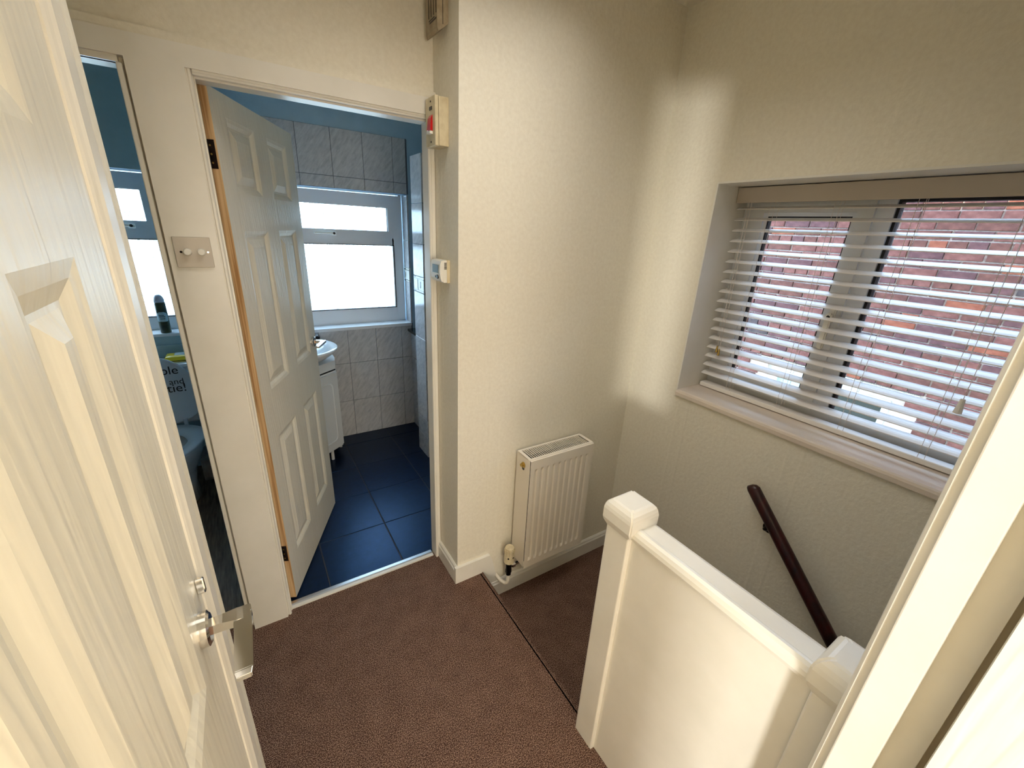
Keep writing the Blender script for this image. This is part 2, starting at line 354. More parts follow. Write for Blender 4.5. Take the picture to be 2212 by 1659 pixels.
# ------------------------------------------------------------------ panelled doors
def panel_door(name, hinge, direction, normal_sign, width, height, thick, cols, rows, z0, edge_mat, label, bev=(0.016, 0.024, 0.055), depth=(0.009, 0.009, 0.003)):
    """door leaf seen from its front face; s along `direction` from the hinge, front face at the given line, body behind it"""
    d = Vector((direction[0], direction[1], 0)).normalized(); n = Vector((d.y, -d.x, 0))*normal_sign
    root = thing(name, (hinge[0], hinge[1], z0), label, 'door', kind='structure')
    O = Vector((hinge[0], hinge[1], 0))
    def P(s, z, dep): return O + d*s - n*dep + Vector((0, 0, z0+z))
    bm = bmesh.new(); ss = sorted({0, width, *[c for cc in cols for c in cc]}); zs = sorted({0, height, *[c for cc in rows for c in cc]})
    def is_panel(a, b, c, e): return any(abs(a-x[0]) < 1e-6 and abs(b-x[1]) < 1e-6 for x in cols) and any(abs(c-x[0]) < 1e-6 and abs(e-x[1]) < 1e-6 for x in rows)
    def quad(b, p): b.faces.new([b.verts.new(v) for v in p])
    for i in range(len(ss)-1):
        for j in range(len(zs)-1):
            a, b, c, e = ss[i], ss[i+1], zs[j], zs[j+1]
            if not is_panel(a, b, c, e): quad(bm, (P(a, c, 0), P(b, c, 0), P(b, e, 0), P(a, e, 0)))
    W_, H_, T_ = width, height, thick
    quad(bm, (P(0, 0, T_), P(0, H_, T_), P(W_, H_, T_), P(W_, 0, T_)))
    quad(bm, (P(W_, 0, 0), P(W_, 0, T_), P(W_, H_, T_), P(W_, H_, 0)))
    quad(bm, (P(0, 0, 0), P(0, H_, 0), P(0, H_, T_), P(0, 0, T_)))
    bm.faces.ensure_lookup_table(); bm.faces[-1].material_index = 1
    quad(bm, (P(0, H_, 0), P(W_, H_, 0), P(W_, H_, T_), P(0, H_, T_)))
    quad(bm, (P(0, 0, 0), P(0, 0, T_), P(W_, 0, T_), P(W_, 0, 0)))
    bmesh.ops.remove_doubles(bm, verts=bm.verts, dist=1e-5)
    link('door_leaf', bm, None, root, mats=[DOORP, edge_mat])
    for ca, cb in cols:
        for ra, rb in rows:
            bm = bmesh.new(); rings = []
            for ins, dep in ((0, 0), (bev[0]*0.5, depth[0]*0.35), (bev[0], depth[0]), (bev[1], depth[1]), (bev[2], depth[2])):
                rings.append([P(ca+ins, ra+ins, dep), P(cb-ins, ra+ins, dep), P(cb-ins, rb-ins, dep), P(ca+ins, rb-ins, dep)])
            loft(bm, rings, cap0=False, cap1=True)
            link('panel', bm, DOORP, root)
    return root, P, d, n

def lever_handle(root, P, d, n, s, z, reach=0.058, length=0.115, r=0.026):
    """rose, neck and flat lever pointing back to the hinge"""
    up = Vector((0, 0, 1)); c = P(s, z, 0)
    h = bpy.data.objects.new('handle', None); COL.objects.link(h); h.parent = root; h.location = (0, 0, 0); OFF[h.name] = OFF[root.name]
    tag(h, label='polished chrome lever handle on round rose')
    bm = bmesh.new(); cyl(bm, c, c+n*0.010, r, r*0.98, 32); cyl(bm, c+n*0.010, c+n*0.013, r*0.98, r*0.80, 32); link('rose', bm, CHROME, h)
    bm = bmesh.new(); rings = []
    # flat blade lever: neck widens away from the rose, then turns toward the hinge
    for q, wd, ht in ((0.008, 0.008, 0.008), (0.028, 0.009, 0.008), (0.046, 0.012, 0.007), (0.054, 0.012, 0.006)):
        cc = c + n*q
        rings.append([cc+d*wd-up*ht, cc-d*wd-up*ht, cc-d*wd+up*ht, cc+d*wd+up*ht])
    loft(bm, rings)
    link('neck', bm, CHROME, h)
    bm = bmesh.new(); rings = []
    for q, a, b, ht in ((0.014, 0.043, 0.064, 0.006), (0.0, 0.041, 0.065, 0.006), (-0.04, 0.042, 0.065, 0.006), (-0.100, 0.042, 0.064, 0.005), (-0.110, 0.045, 0.062, 0.004)):
        cc = c + d*q
        rings.append([cc+n*a-up*ht, cc+n*b-up*ht, cc+n*b+up*ht, cc+n*a+up*ht])
    loft(bm, rings); bmesh.ops.bevel(bm, geom=[e for e in bm.edges], offset=0.0012, segments=2, affect='EDGES')
    link('lever', bm, CHROME, h)

# door_1: closed cupboard door in the left wall
root, P, d, n = panel_door('door_1', (-0.130, 0.058), (0, 1), 1, 0.609, 1.975, 0.035,
    [(0.117, 0.262), (0.347, 0.494)], [(0.20, 0.80), (0.995, 1.580), (1.685, 1.885)], 0.008, DOORP,
    'cream six-panel cupboard door with chrome lever, close to the camera', bev=(0.034, 0.040, 0.062), depth=(0.010, 0.010, 0.001))
lever_handle(root, P, d, n, 0.545, 1.050, reach=0.05)
box('latch_keep', CHROME, -0.131, -0.119, 0.643, 0.651, 1.088, 1.115, root, 0.002)
t2 = thing('trim_2', (-0.13, 0.72, 0.0), kind='structure')
bm = bmesh.new()
prism(bm, [(-0.142, 0.668), (-0.133, 0.668), (-0.128, 0.671), (-0.126, 0.676), (-0.1285, 0.684), (-0.126, 0.692), (-0.1235, 0.698), (-0.1235, 0.735), (-0.125, 0.741), (-0.142, 0.741)], 'z', 0.0, 2.05)
link('architrave_right', bm, GLOSS, t2)
boxes('architrave_left', GLOSS, [(-0.142, -0.126, -0.02, 0.056, 0, 2.05)], t2)
boxes('architrave_head', GLOSS, [(-0.142, -0.126, 0.056, 0.668, 1.985, 2.05)], t2)
boxes('lining', GLOSS, [(-0.25, -0.142, 0.035, 0.056, 0, 1.995), (-0.25, -0.142, 0.668, 0.69, 0, 1.995), (-0.25, -0.170, 0.056, 0.668, 0, 0.02)], t2)

# door_2: bathroom door, open inwards
hx, hy = -0.010, 1.700
root, P, d, n = panel_door('door_2', (hx, hy), (0.284, 0.640), 1, 0.700, 1.980, 0.034,
    [(0.088, 0.292), (0.402, 0.606)], [(0.195, 0.785), (0.985, 1.575), (1.695, 1.915)], 0.008, PINE,
    'cream six-panel bathroom door with bare pine edge, standing half open', bev=(0.022, 0.030, 0.056), depth=(0.009, 0.009, 0.002))
lever_handle(root, P, d, n, 0.648, 1.035, r=0.026)
for z in (0.22, 1.765):
    hd = bmesh.new()
    a = P(0, z-0.008, 0.008); 
    for k in (0,):
        pts0 = [P(-0.002, z-0.008, 0.006), P(-0.002, z-0.008, 0.034), P(-0.002, z+0.072, 0.034), P(-0.002, z+0.072, 0.006)]
        pts1 = [P(0.0005, z-0.008, 0.006), P(0.0005, z-0.008, 0.034), P(0.0005, z+0.072, 0.034), P(0.0005, z+0.072, 0.006)]
        loft(hd, [pts0, pts1])
        cyl(hd, P(-0.004, z-0.008, 0.034), P(-0.004, z+0.072, 0.034), 0.005, n=10)
    hg = link('hinge', hd, HINGEM, root); hg['label'] = 'dark hinge screwed into the pine edge'
    for q in (0.008, 0.032, 0.056):
        sb = bmesh.new(); cyl(sb, P(-0.0032, z+q, 0.018), P(-0.0015, z+q, 0.018), 0.003, n=8); link('screw', sb, BRASSY, hg)

# door_3: the door at the right edge of the picture, folded back against the wall
root, P, d, n = panel_door('door_3', (0.647, -0.0235), (0, -1), 1, 0.72, 1.975, 0.035,
    [(0.11, 0.30), (0.42, 0.61)], [(0.20, 0.80), (0.985, 1.575), (1.685, 1.905)], 0.008, DOORP,
    'cream woodgrain door folded back at the lower right, beside the door frame')
t3 = thing('trim_3', (0.70, 0.03, 0.0), kind='structure')
boxes('door_lining', GLOSS, [(0.697, 0.725, -0.018, 0.0605, 0, 2.0), (-0.142, 0.697, -0.018, 0.0605, 1.975, 2.0)], t3)
box('door_stop', GLOSS, 0.681, 0.697, 0.015, 0.0605, 0.0, 1.975, t3, 0.002)
bm = bmesh.new(); prism(bm, [(0.691, 0.061), (0.691, 0.0715), (0.695, 0.0755), (0.703, 0.077), (0.709, 0.0735), (0.716, 0.077), (0.738, 0.077), (0.743, 0.072), (0.743, 0.061)], 'z', 0.0, 2.05)
link('architrave', bm, GLOSS, t3)

# ------------------------------------------------------------------ balustrade
bal = thing('balustrade', (0.80, 0.35, 0.0), 'boxed-in cream balustrade with newel posts and moulded rail beside the stairs', 'balustrade')
def newel(y0, y1):
    nw = box('newel_post', GLOSS, 0.757, 0.845, y0, y1, -0.20, 0.885, bal, 0.004)
    bm = bmesh.new(); cx0, cx1, a, b = 0.746, 0.856, y0-0.011, y1+0.012
    ring = lambda ins, z: [(cx0+ins, a+ins, z), (cx1-ins, a+ins, z), (cx1-ins, b-ins, z), (cx0+ins, b-ins, z)]
    loft(bm, [ring(0.010, 0.878), ring(0.004, 0.892), ring(0.0, 0.902), ring(0.0, 0.932), ring(0.002, 0.942), ring(0.006, 0.952), ring(0.014, 0.960), ring(0.020, 0.962)])
    bmesh.ops.bevel(bm, geom=[e for e in bm.edges if abs(e.verts[0].co.z-e.verts[1].co.z) > 0.001], offset=0.004, segments=2, affect='EDGES')
    link('newel_cap', bm, GLOSS, nw)
newel(0.560, 0.640); newel(0.062, 0.122)
bm = bmesh.new(); B(bm, 0.7715, 0.842, 0.120, 0.565, 0.0, 0.885)
link('side_panel', bm, GLOSS, bal)
bm = bmesh.new()
rail = [(0.842, 0.878), (0.7715, 0.878), (0.764, 0.880), (0.762, 0.889), (0.764, 0.899), (0.770, 0.907), (0.778, 0.911), (0.786, 0.910), (0.792, 0.906), (0.838, 0.906), (0.848, 0.902), (0.851, 0.894), (0.849, 0.884)]
prism(bm, rail, 'y', 0.124, 0.560)
link('top_rail', bm, GLOSS, bal)

# ------------------------------------------------------------------ handrail on window wall
hr = thing('handrail', (1.655, 0.45, 0.45), 'dark mahogany handrail sloping down the window wall', 'handrail')
bm = bmesh.new(); a = Vector((1.642, 0.668, 0.690)); b = Vector((1.642, 0.668-1.35, 0.690-1.35*1.06)); dv = (b-a).normalized(); up = Vector((1, 0, 0)).cross(dv).normalized()
if up.z < 0: up = -up
rings = []
for k, (t_, sc_) in enumerate(((-0.012, 0.45), (-0.006, 0.8), (0.006, 1.0), ((b-a).length, 1.0))):
    c = a + dv*t_ - (up*0.012*(1-sc_))
    rings.append([c + Vector((1, 0, 0))*0.021*math.cos(q)*sc_ + up*0.026*math.sin(q)*sc_ for q in [2*PI*i/16 for i in range(16)]])
loft(bm, rings); link('rail', bm, MAHOG, hr, True)
def bracket(t_):
    bm = bmesh.new(); c = a + dv*t_ - up*0.024
    tube(bm, [c + Vector((0, 0, 0.004)), c - up*0.016 + Vector((0.002, 0, 0)), c - up*0.022 + Vector((0.028, 0, -0.012)), c - up*0.022 + Vector((0.056, 0, -0.015))], [0.009, 0.008, 0.008, 0.010])
    cyl(bm, c - up*0.022 + Vector((0.052, 0, -0.015)), c - up*0.022 + Vector((0.0585, 0, -0.015)), 0.024, n=20)
    vs = cyl(bm, c - dv*0.035 + up*0.003, c + dv*0.035 + up*0.003, 0.007, n=8)
    link('bracket', bm, DARKMETAL, hr, True)
bracket(0.165); bracket(0.95)

# ------------------------------------------------------------------ radiator
rx0, rx1, ry0, ry1, rz0, rz1 = 0.970, 1.355, 1.300, 1.410, 0.042, 0.662
rad = thing('radiator', (1.19, 1.37, 0.0), 'white ribbed panel radiator on the wall above the carpeted step', 'radiator')
bm = bmesh.new(); N = 10; xs = [(rx0+0.004, 0.0)]; pitch = (rx1-rx0-0.044)/N; x = rx0+0.022
prof = [(rx0+0.003, 0.0), (rx0+0.018, 0.0)]
for i in range(N):
    prof += [(x+pitch*0.10, 0.0), (x+pitch*0.26, 0.006), (x+pitch*0.52, 0.006), (x+pitch*0.68, 0.0)]; x += pitch
prof += [(rx1-0.018, 0.0), (rx1-0.003, 0.0)]
def row(z, k): return [(px, ry0+dp*k, z) for px, dp in prof]
rr = [row(rz0, 0), row(rz0+0.040, 0), row(rz0+0.056, 1), row(rz1-0.066, 1), row(rz1-0.050, 0), row(rz1-0.004, 0), [(px, ry0+0.008, rz1) for px, dp in prof]]
loft(bm, rr, closed=False, cap0=False, cap1=False); link('front_panel', bm, RADW, rad)
for xa in (rx0, rx1-0.003): box('side_cover', RADW, xa, xa+0.003, ry0+0.004, ry1, rz0+0.012, rz1-0.001, rad)
box('back_panel', RADW, rx0+0.003, rx1-0.003, ry1-0.012, ry1, rz0+0.01, rz1-0.004, rad)
box('convector', RADD, rx0+0.01, rx1-0.01, ry0+0.016, ry1-0.014, rz0+0.03, rz1-0.035, rad)
bm = bmesh.new(); NG = 30
B(bm, rx0+0.002, rx1-0.002, ry0+0.005, ry0+0.018, rz1-0.003, rz1+0.001); B(bm, rx0+0.002, rx1-0.002, ry1-0.010, ry1, rz1-0.003, rz1+0.001)
B(bm, rx0, rx0+0.016, ry0+0.018, ry1-0.010, rz1-0.003, rz1+0.001); B(bm, rx1-0.016, rx1, ry0+0.018, ry1-0.010, rz1-0.003, rz1+0.001)
for i in range(NG):
    gx = rx0+0.016+(rx1-rx0-0.032)*(i+1)/(NG+1); B(bm, gx-0.0016, gx+0.0016, ry0+0.016, ry1-0.008, rz1-0.004, rz1)
link('top_grille', bm, RADW, rad)
bm = bmesh.new(); cyl(bm, (rx0, 1.352, 0.617), (rx0-0.004, 1.352, 0.617), 0.014, n=20); link('plug_collar', bm, BRASSY, rad)
bm = bmesh.new(); cyl(bm, (rx0-0.004, 1.352, 0.619), (rx0-0.016, 1.352, 0.619), 0.008, n=12); link('bleed_plug', bm, BRASSY, rad)
bm = bmesh.new(); cyl(bm, (rx0-0.0003, 1.354, 0.598), (rx0+0.002, 1.354, 0.598), 0.010, n=16); link('plug_hole', bm, BLACK, rad)
for bx in (rx0+0.07, rx1-0.07):
    boxes('wall_bracket', RADW, [(bx-0.015, bx+0.015, ry1, 1.432, 0.10, 0.58), (bx-0.015, bx+0.015, ry1-0.02, 1.432, rz0-0.006, rz0+0.02)], rad)
bm = bmesh.new(); cyl(bm, (rx1-0.03, ry1-0.03, rz0-0.012), (rx1-0.03, ry1-0.03, rz0+0.02), 0.010, n=12); link('bottom_fitting', bm, RADW, rad)
vx, vy = 0.926, 1.362
bm = bmesh.new()
cyl(bm, (vx, vy, 0.062), (vx, vy, 0.092), 0.027, 0.026, 24); cyl(bm, (vx, vy, 0.094), (vx, vy, 0.110), 0.0265, 0.025, 24)
cyl(bm, (vx, vy, 0.110), (vx, vy, 0.150), 0.025, 0.0225, 24); cyl(bm, (vx, vy, 0.150), (vx, vy, 0.155), 0.0225, 0.017, 24)
vh = link('valve_head', bm, OLDPL, rad)
bm = bmesh.new()
for q in range(12):
    an = 2*PI*q/12; c = (vx+0.0245*math.cos(an), vy+0.0245*math.sin(an))
    B(bm, c[0]-0.002, c[0]+0.002, c[1]-0.002, c[1]+0.002, 0.112, 0.140)
link('grip_rib', bm, OLDPL, vh)['kind'] = 'stuff'
bm = bmesh.new()
for an in (-2.3, -1.3): cyl(bm, (vx+0.0258*math.cos(an), vy+0.0258*math.sin(an), 0.099), (vx+0.0274*math.cos(an), vy+0.0274*math.sin(an), 0.099), 0.0045, n=8)
link('index_mark', bm, BLACK, vh)
bm = bmesh.new(); cyl(bm, (vx, vy, 0.012), (vx, vy, 0.060), 0.014, 0.016, 16); cyl(bm, (vx, vy, -0.010), (vx, vy, 0.012), 0.0155, n=6); cyl(bm, (vx, vy, -0.022), (vx, vy, -0.010), 0.013, n=16); link('valve_body', bm, DARKMETAL, rad)
bm = bmesh.new(); cyl(bm, (vx, vy, 0.030), (rx0+0.02, vy, 0.030), 0.009, n=12); cyl(bm, (vx+0.018, vy, 0.030), (vx+0.034, vy, 0.030), 0.015, n=6); link('valve_tail', bm, CHROME, rad)
bm = bmesh.new(); tube(bm, [(vx, vy, -0.020), (vx, vy, -0.060), (vx-0.003, vy+0.003, -0.078), (vx-0.012, vy+0.012, -0.086), (vx-0.024, vy+0.03, -0.080), (vx-0.036, 1.433, -0.062)], 0.0095, 12)
link('pipe', bm, RADW, rad, True)

# ------------------------------------------------------------------ switches on the walls
sw = thing('dimmer_switch', (-0.115, 1.612, 1.52), 'cream double dimmer switch plate on the board between the doorways', 'light switch')
box('face_plate', plain('grey_beige_plastic', srgb(198, 190, 178), 0.35), -0.161, -0.070, 1.605, 1.613, 1.479, 1.566, sw, 0.0015)
for kx in (-0.130, -0.096):
    bm = bmesh.new(); cyl(bm, (kx, 1.605, 1.524), (kx, 1.590, 1.524), 0.0105, 0.0095, 24); cyl(bm, (kx, 1.590, 1.524), (kx, 1.588, 1.524), 0.0095, 0.0075, 24); link('knob', bm, PLAST, sw)
for kx, mt in ((-0.1455, DARKMETAL), (-0.0800, CHROME)):
    bm = bmesh.new(); cyl(bm, (kx, 1.605, 1.5235), (kx, 1.6035, 1.5235), 0.0035, 0.003, 12); link('screw', bm, mt, sw)

cs = thing('isolator_switch', (0.67, 1.55, 1.96), 'yellowed plastic isolator switch box with red rocker beside the bathroom doorway', 'switch')
box('back_box', OLDPL, 0.636, 0.672, 1.508, 1.592, 1.892, 2.038, cs, 0.002)
box('face_plate', OLDPL, 0.622, 0.6345, 1.507, 1.593, 1.891, 2.039, cs, 0.002)
bm = bmesh.new(); prism(bm, [(0.622, 1.985), (0.616, 1.975), (0.6125, 1.940), (0.622, 1.936)], 'y', 1.530, 1.560); link('rocker', bm, RED, cs)
box('rocker_lip', PLAST, 0.6115, 0.622, 1.530, 1.560, 1.928, 1.9365, cs)
box('neon_window', BLACK, 0.6205, 0.623, 1.534, 1.556, 2.000, 2.010, cs)
for z in (1.905, 2.025):
    bm = bmesh.new(); cyl(bm, (0.622, 1.545, z), (0.6208, 1.545, z), 0.003, n=10); link('screw', bm, DARKMETAL, cs)

ts = thing('thermostat', (0.67, 1.55, 1.47), 'small white thermostat with grey display beside the bathroom doorway', 'thermostat')
box('wall_plate', OLDPL, 0.660, 0.672, 1.503, 1.600, 1.427, 1.513, ts, 0.0015)
box('housing', PLAST, 0.646, 0.660, 1.504, 1.599, 1.429, 1.512, ts, 0.0015)
bm = bmesh.new(); prism(bm, [(0.646, 1.432), (0.638, 1.434), (0.634, 1.445), (0.631, 1.470), (0.633, 1.498), (0.637, 1.509), (0.646, 1.511)], 'y', 1.505, 1.598); link('front_cover', bm, PLAST, ts)
box('display', LCD, 0.6300, 0.634, 1.520, 1.575, 1.464, 1.494, ts)
bm = bmesh.new(); cyl(bm, (0.634, 1.53, 1.450), (0.6295, 1.53, 1.450), 0.008, n=16); cyl(bm, (0.634, 1.548, 1.449), (0.630, 1.548, 1.449), 0.004, n=10); link('button', bm, BLACK, ts)
bm = bmesh.new()
for i in range(5): B(bm, 0.6485, 0.6580, 1.5025, 1.5045, 1.480+i*0.0052, 1.4825+i*0.0052)
link('vent_slot', bm, BLACK, ts)

ch = thing('door_chime', (0.67, 1.55, 2.28), 'grimy beige chime box with slots high on the wall beside the top edge', 'door chime')
bm = bmesh.new(); prism(bm, [(0.672, 2.238), (0.652, 2.222), (0.638, 2.212), (0.634, 2.222), (0.634, 2.38), (0.672, 2.385)], 'y', 1.508, 1.602); link('casing', bm, OLDPL2, ch)
bm = bmesh.new()
prism(bm, [(0.634, 2.245), (0.6332, 2.245), (0.6332, 2.249), (0.634, 2.249)], 'y', 1.515, 1.57)
for q in range(4): B(bm, 0.6330, 0.6345, 1.515+q*0.020, 1.518+q*0.020, 2.260, 2.31)
B(bm, 0.6330, 0.6345, 1.53, 1.575, 2.252, 2.2545)
link('sound_slot', bm, BLACK, ch)
box('seam', BLACK, 0.6520, 0.6535, 1.5070, 1.5085, 2.232, 2.38, ch)

# ------------------------------------------------------------------ stair window (window_1) with blind
win = thing('window_1', (1.92, 0.5, 0.93), 'white plastic stair window with left casement and wide right pane', 'window', kind='structure')
WY0, WY1, WZ0, WZ1, WX = -0.13, 1.137, 0.94, 1.852, 1.925
def frame_rect(y0, y1, z0, z1, wd, x0, x1): return [(x0, x1, y0, y1, z0, z0+wd), (x0, x1, y0, y1, z1-wd, z1), (x0, x1, y0, y0+wd, z0+wd, z1-wd), (x0, x1, y1-wd, y1, z0+wd, z1-wd)]
boxes('outer_frame', UPVC, frame_rect(WY0, WY1, WZ0, WZ1, 0.058, WX, WX+0.07), win)
boxes('mullion', UPVC, [(WX, WX+0.07, 0.603, 0.663, WZ0+0.058, WZ1-0.058)], win)
sash = boxes('casement_sash', UPVC, frame_rect(0.655, 1.088, 0.990, 1.802, 0.050, WX-0.014, WX+0.05), win)
boxes('glazing_bead', UPVC, frame_rect(0.705, 1.038, 1.040, 1.752, 0.014, WX-0.004, WX+0.02), sash)
boxes('gasket', GASKET, frame_rect(0.7165, 1.0265, 1.0515, 1.7405, 0.007, WX+0.000, WX+0.026) , sash)
box('pane', CLEAR, WX+0.020, WX+0.023, 0.718, 1.025, 1.053, 1.739, sash)
boxes('gasket', GASKET, frame_rect(-0.072, 0.603, 0.998, 1.794, 0.009, WX+0.010, WX+0.046), win)
box('pane', CLEAR, WX+0.034, WX+0.037, -0.065, 0.596, 1.005, 1.787, win)
bm = bmesh.new(); B(bm, WX-0.030, WX-0.014, 0.668, 0.690, 1.355, 1.425); B(bm, WX-0.052, WX-0.030, 0.672, 0.688, 1.365, 1.385)
bmesh.ops.bevel(bm, geom=list(bm.edges), offset=0.004, segments=2, affect='EDGES'); hd = link('casement_handle', bm, PLAST, sash)
bm = bmesh.new(); B(bm, WX-0.052, WX-0.038, 0.669, 0.691, 1.250, 1.392); bmesh.ops.bevel(bm, geom=list(bm.edges), offset=0.005, segments=2, affect='EDGES'); link('grip', bm, PLAST, hd)
bm = bmesh.new(); cyl(bm, (WX-0.0535, 0.680, 1.378), (WX-0.0515, 0.680, 1.378), 0.006, n=14); link('lock_barrel', bm, BLACK, hd)
sill = thing('window_sill_1', (1.75, 0.5, 0.93), kind='structure')
bm = bmesh.new(); prism(bm, [(1.688, 0.922), (1.688, 0.938), (1.692, 0.946), (1.700, 0.950), (WX, 0.950), (WX, 0.925), (1.700, 0.922)], 'y', -0.13, 1.137); link('sill_board', bm, SILLP, sill)
struct('trim_4', GLOSS, [(1.695, WX, 1.133, 1.140, 0.950, 1.852), (1.695, WX, -0.133, -0.126, 0.950, 1.852), (1.695, WX, -0.13, 1.137, 1.849, 1.856)])

bl = thing('venetian_blind', (1.875, 0.5, 1.84), 'white wooden venetian blind lowered over the stair window', 'blind')
BY0, BY1 = -0.118, 1.128
box('pelmet', VAL, 1.838, 1.848, BY0, BY1+0.002, 1.786, 1.846, bl, 0.002)
box('head_rail', BLIND, 1.850, 1.900, BY0+0.005, BY1-0.004, 1.798, 1.840, bl)
def slat_bm():
    bm = bmesh.new(); th_, tl = 0.0014, math.radians(14); pts = []
    for s_, c_ in ((-0.024, 0.0), (-0.012, 0.0018), (0, 0.0024), (0.012, 0.0018), (0.024, 0.0)): pts.append((s_, c_))
    top = [(1.875+s_*math.cos(tl)-0*c_, s_*math.sin(tl)+c_+th_) for s_, c_ in pts]; bot = [(1.875+s_*math.cos(tl), s_*math.sin(tl)+c_-th_) for s_, c_ in pts]
    poly = bot + top[::-1]
    loft(bm, [[(p[0], BY0, p[1]) for p in poly], [(p[0], BY1, p[1]) for p in poly]]); return bm
sl0 = link('slat', slat_bm(), BLIND, None); me_s = sl0.data
bpy.data.objects.remove(sl0)
NS = 18
for i in range(NS):
    o = bpy.data.objects.new('slat', me_s); COL.objects.link(o); o.parent = bl
    o.location = Vector((0, 0, 1.768 - i*0.04385)) - OFF[bl.name]
box('bottom_rail', BLIND, 1.850, 1.900, BY0, BY1-0.006, 0.9525, 0.974, bl, 0.004)
for y in (0.978, 0.750, 0.519, 0.283, 0.03):
    for dx, dy in ((-0.0265, -0.010), (-0.0265, 0.008), (0.0265, 0.0)):
        bm = bmesh.new(); cyl(bm, (1.875+dx, y+dy, 0.975), (1.875+dx, y+dy, 1.80), 0.0008, n=6); link('ladder_cord', bm, CORD, bl)
for y, zb, y2 in ((1.052, 1.155, 1.058), (1.064, 1.168, 1.070), (0.246, 1.205, 0.246)):
    bm = bmesh.new(); tube(bm, [(1.835, y2, 1.79), (1.834, y, zb)], 0.0009, 6); pc = link('pull_cord', bm, CORD, bl)
    bm = bmesh.new(); big = y < 0.5; L = 0.045 if big else 0.028; R_ = 0.011 if big else 0.006
    cyl(bm, (1.834, y, zb+0.002), (1.834, y, zb-L), R_*0.55, R_, 14)
    pl = link('cord_pull', bm, PLAST if big else BRASSY, pc)
    pl['label'] = 'grey white cord weight' if big else 'brass coloured cord pull'

# ------------------------------------------------------------------ neighbouring brick house
X = 4.85
nb = thing('brick_house', (X, 1.5, -3.0), "neighbouring house wall of weathered red brick seen through the blind", 'house')
NW = (1.03, 2.19, -0.75, 0.375)       # window hole
boxes('rear_wall', MORTAR, wall_y(X+0.012, X+0.25, -6, 9, -3.0, 3.05, [NW]), nb)
def brick_mesh(L, ww=0.0):
    bm = bmesh.new(); B(bm, -0.02, 0.008, -L/2, L/2, -0.0325, 0.0325)
    bmesh.ops.bevel(bm, geom=[e for e in bm.edges if all(v.co.x < 0 for v in e.verts)], offset=0.004, segments=1, affect='EDGES')
    return bm
meshes = {}
for L in (0.222, 0.108):
    for bi, bmat in enumerate(BRICKS):
        o = link('brick', brick_mesh(L), bmat); meshes[(L, bi)] = o.data; bpy.data.objects.remove(o)
cnt = 0; offs = OFF[nb.name]
for r in range(28):
    z = 0.035 + r*0.075; header = (r % 4 == 2)
    step, L = (0.118, 0.108) if header else (0.234, 0.222)
    y = 0.40 + (0.117 if r % 2 else 0.0) + (0.06 if header else 0); 
    while y < 2.68:
        if cnt >= 296: break
        yc = y
        in_win = (NW[0]-0.10 < yc < NW[1]+0.10 and z < 0.36) or (0.88 < yc < 2.35 and 0.36 <= z < 0.455)
        if not in_win:
            bi = random.choices(range(5), (10, 10, 8, 1.0, 0.8))[0]
            o = bpy.data.objects.new('brick', meshes[(L, bi)]); COL.objects.link(o); o.parent = nb
            o.location = Vector((X+0.012+random.uniform(-0.003, 0.002), yc+random.uniform(-0.004, 0.004), z+random.uniform(-0.002, 0.002))) - offs
            o.rotation_euler = (random.uniform(-0.012, 0.012), 0, random.uniform(-0.02, 0.02)); cnt += 1
        y += step
# the bricks past the nearest 300 are joined into one part
bm = bmesh.new()
for r in range(-38, 40):
    z = 0.035 + r*0.075
    for k in range(-16, 34):
        y = 0.40 + (0.117 if r % 2 else 0.0) + k*0.234
        inner = 0 <= r < 28 and 0.40 - 0.05 < y < 2.68
        if inner or (NW[0]-0.13 < y < NW[1]+0.13 and NW[2]-0.05 < z < NW[3]+0.06) or y < -3.6 or y > 7: continue
        B(bm, X-0.004, X+0.02, y-0.111, y+0.111, z-0.0325, z+0.0325)
o = link('outlying_brick', bm, BRICKS[1], nb); o['kind'] = 'stuff'
box('lintel', CONC, X-0.008, X+0.2, 0.90, 2.33, 0.378, 0.446, nb)
wf = boxes('window_frame', UPVC, frame_rect(NW[0], NW[1], NW[2], NW[3], 0.055, X+0.06, X+0.12) + [(X+0.06, X+0.12, 1.60, 1.67, NW[2], NW[3])] + frame_rect(1.67, 2.14, -0.70, 0.32, 0.05, X+0.045, X+0.10) + frame_rect(1.08, 1.60, -0.70, 0.32, 0.05, X+0.045, X+0.10), nb)
boxes('pane', DARKGL, [(X+0.09, X+0.095, 1.13, 1.56, -0.66, 0.28)], wf)
boxes('pane', LIGHTGL, [(X+0.09, X+0.095, 1.71, 2.10, -0.66, 0.28)], wf)

# ------------------------------------------------------------------ bathroom
BX0, BX1, BY = -0.06, 1.75, 3.218
fb = struct('floor_bathroom', FGROUT, [(-0.10, 1.8, 1.692, 3.40, -0.22, -0.0025)])
def tile_obj(parent, mat, x0, x1, y0, y1, z0, z1, name='tile', bev=0.0015):
    return box(name, mat, x0, x1, y0, y1, z0, z1, parent, bev, 1)
gx = [-0.095, 0.134, 0.484, 0.834, 1.184, 1.534]; gy = [1.692, 2.022, 2.366, 2.710, 3.054, 3.216]
for i in range(len(gx)-1):
    for j in range(len(gy)-1):
        tile_obj(fb, FTILE, gx[i]+0.0025, gx[i+1]-0.0025, gy[j]+(0.0025 if j else 0), gy[j+1]-0.0025, -0.010, 0.0)
WIN_B = (0.00, 1.108, 0.890, 1.838)
wb = struct('wall_bathroom_back', BLUEP, wall_x(BY+0.008, 3.46, -1.30, 1.9, -0.2, 2.5, [(WIN_B[0], WIN_B[1], WIN_B[2], WIN_B[3]), (-0.95, -0.30, 0.93, 1.842)]))
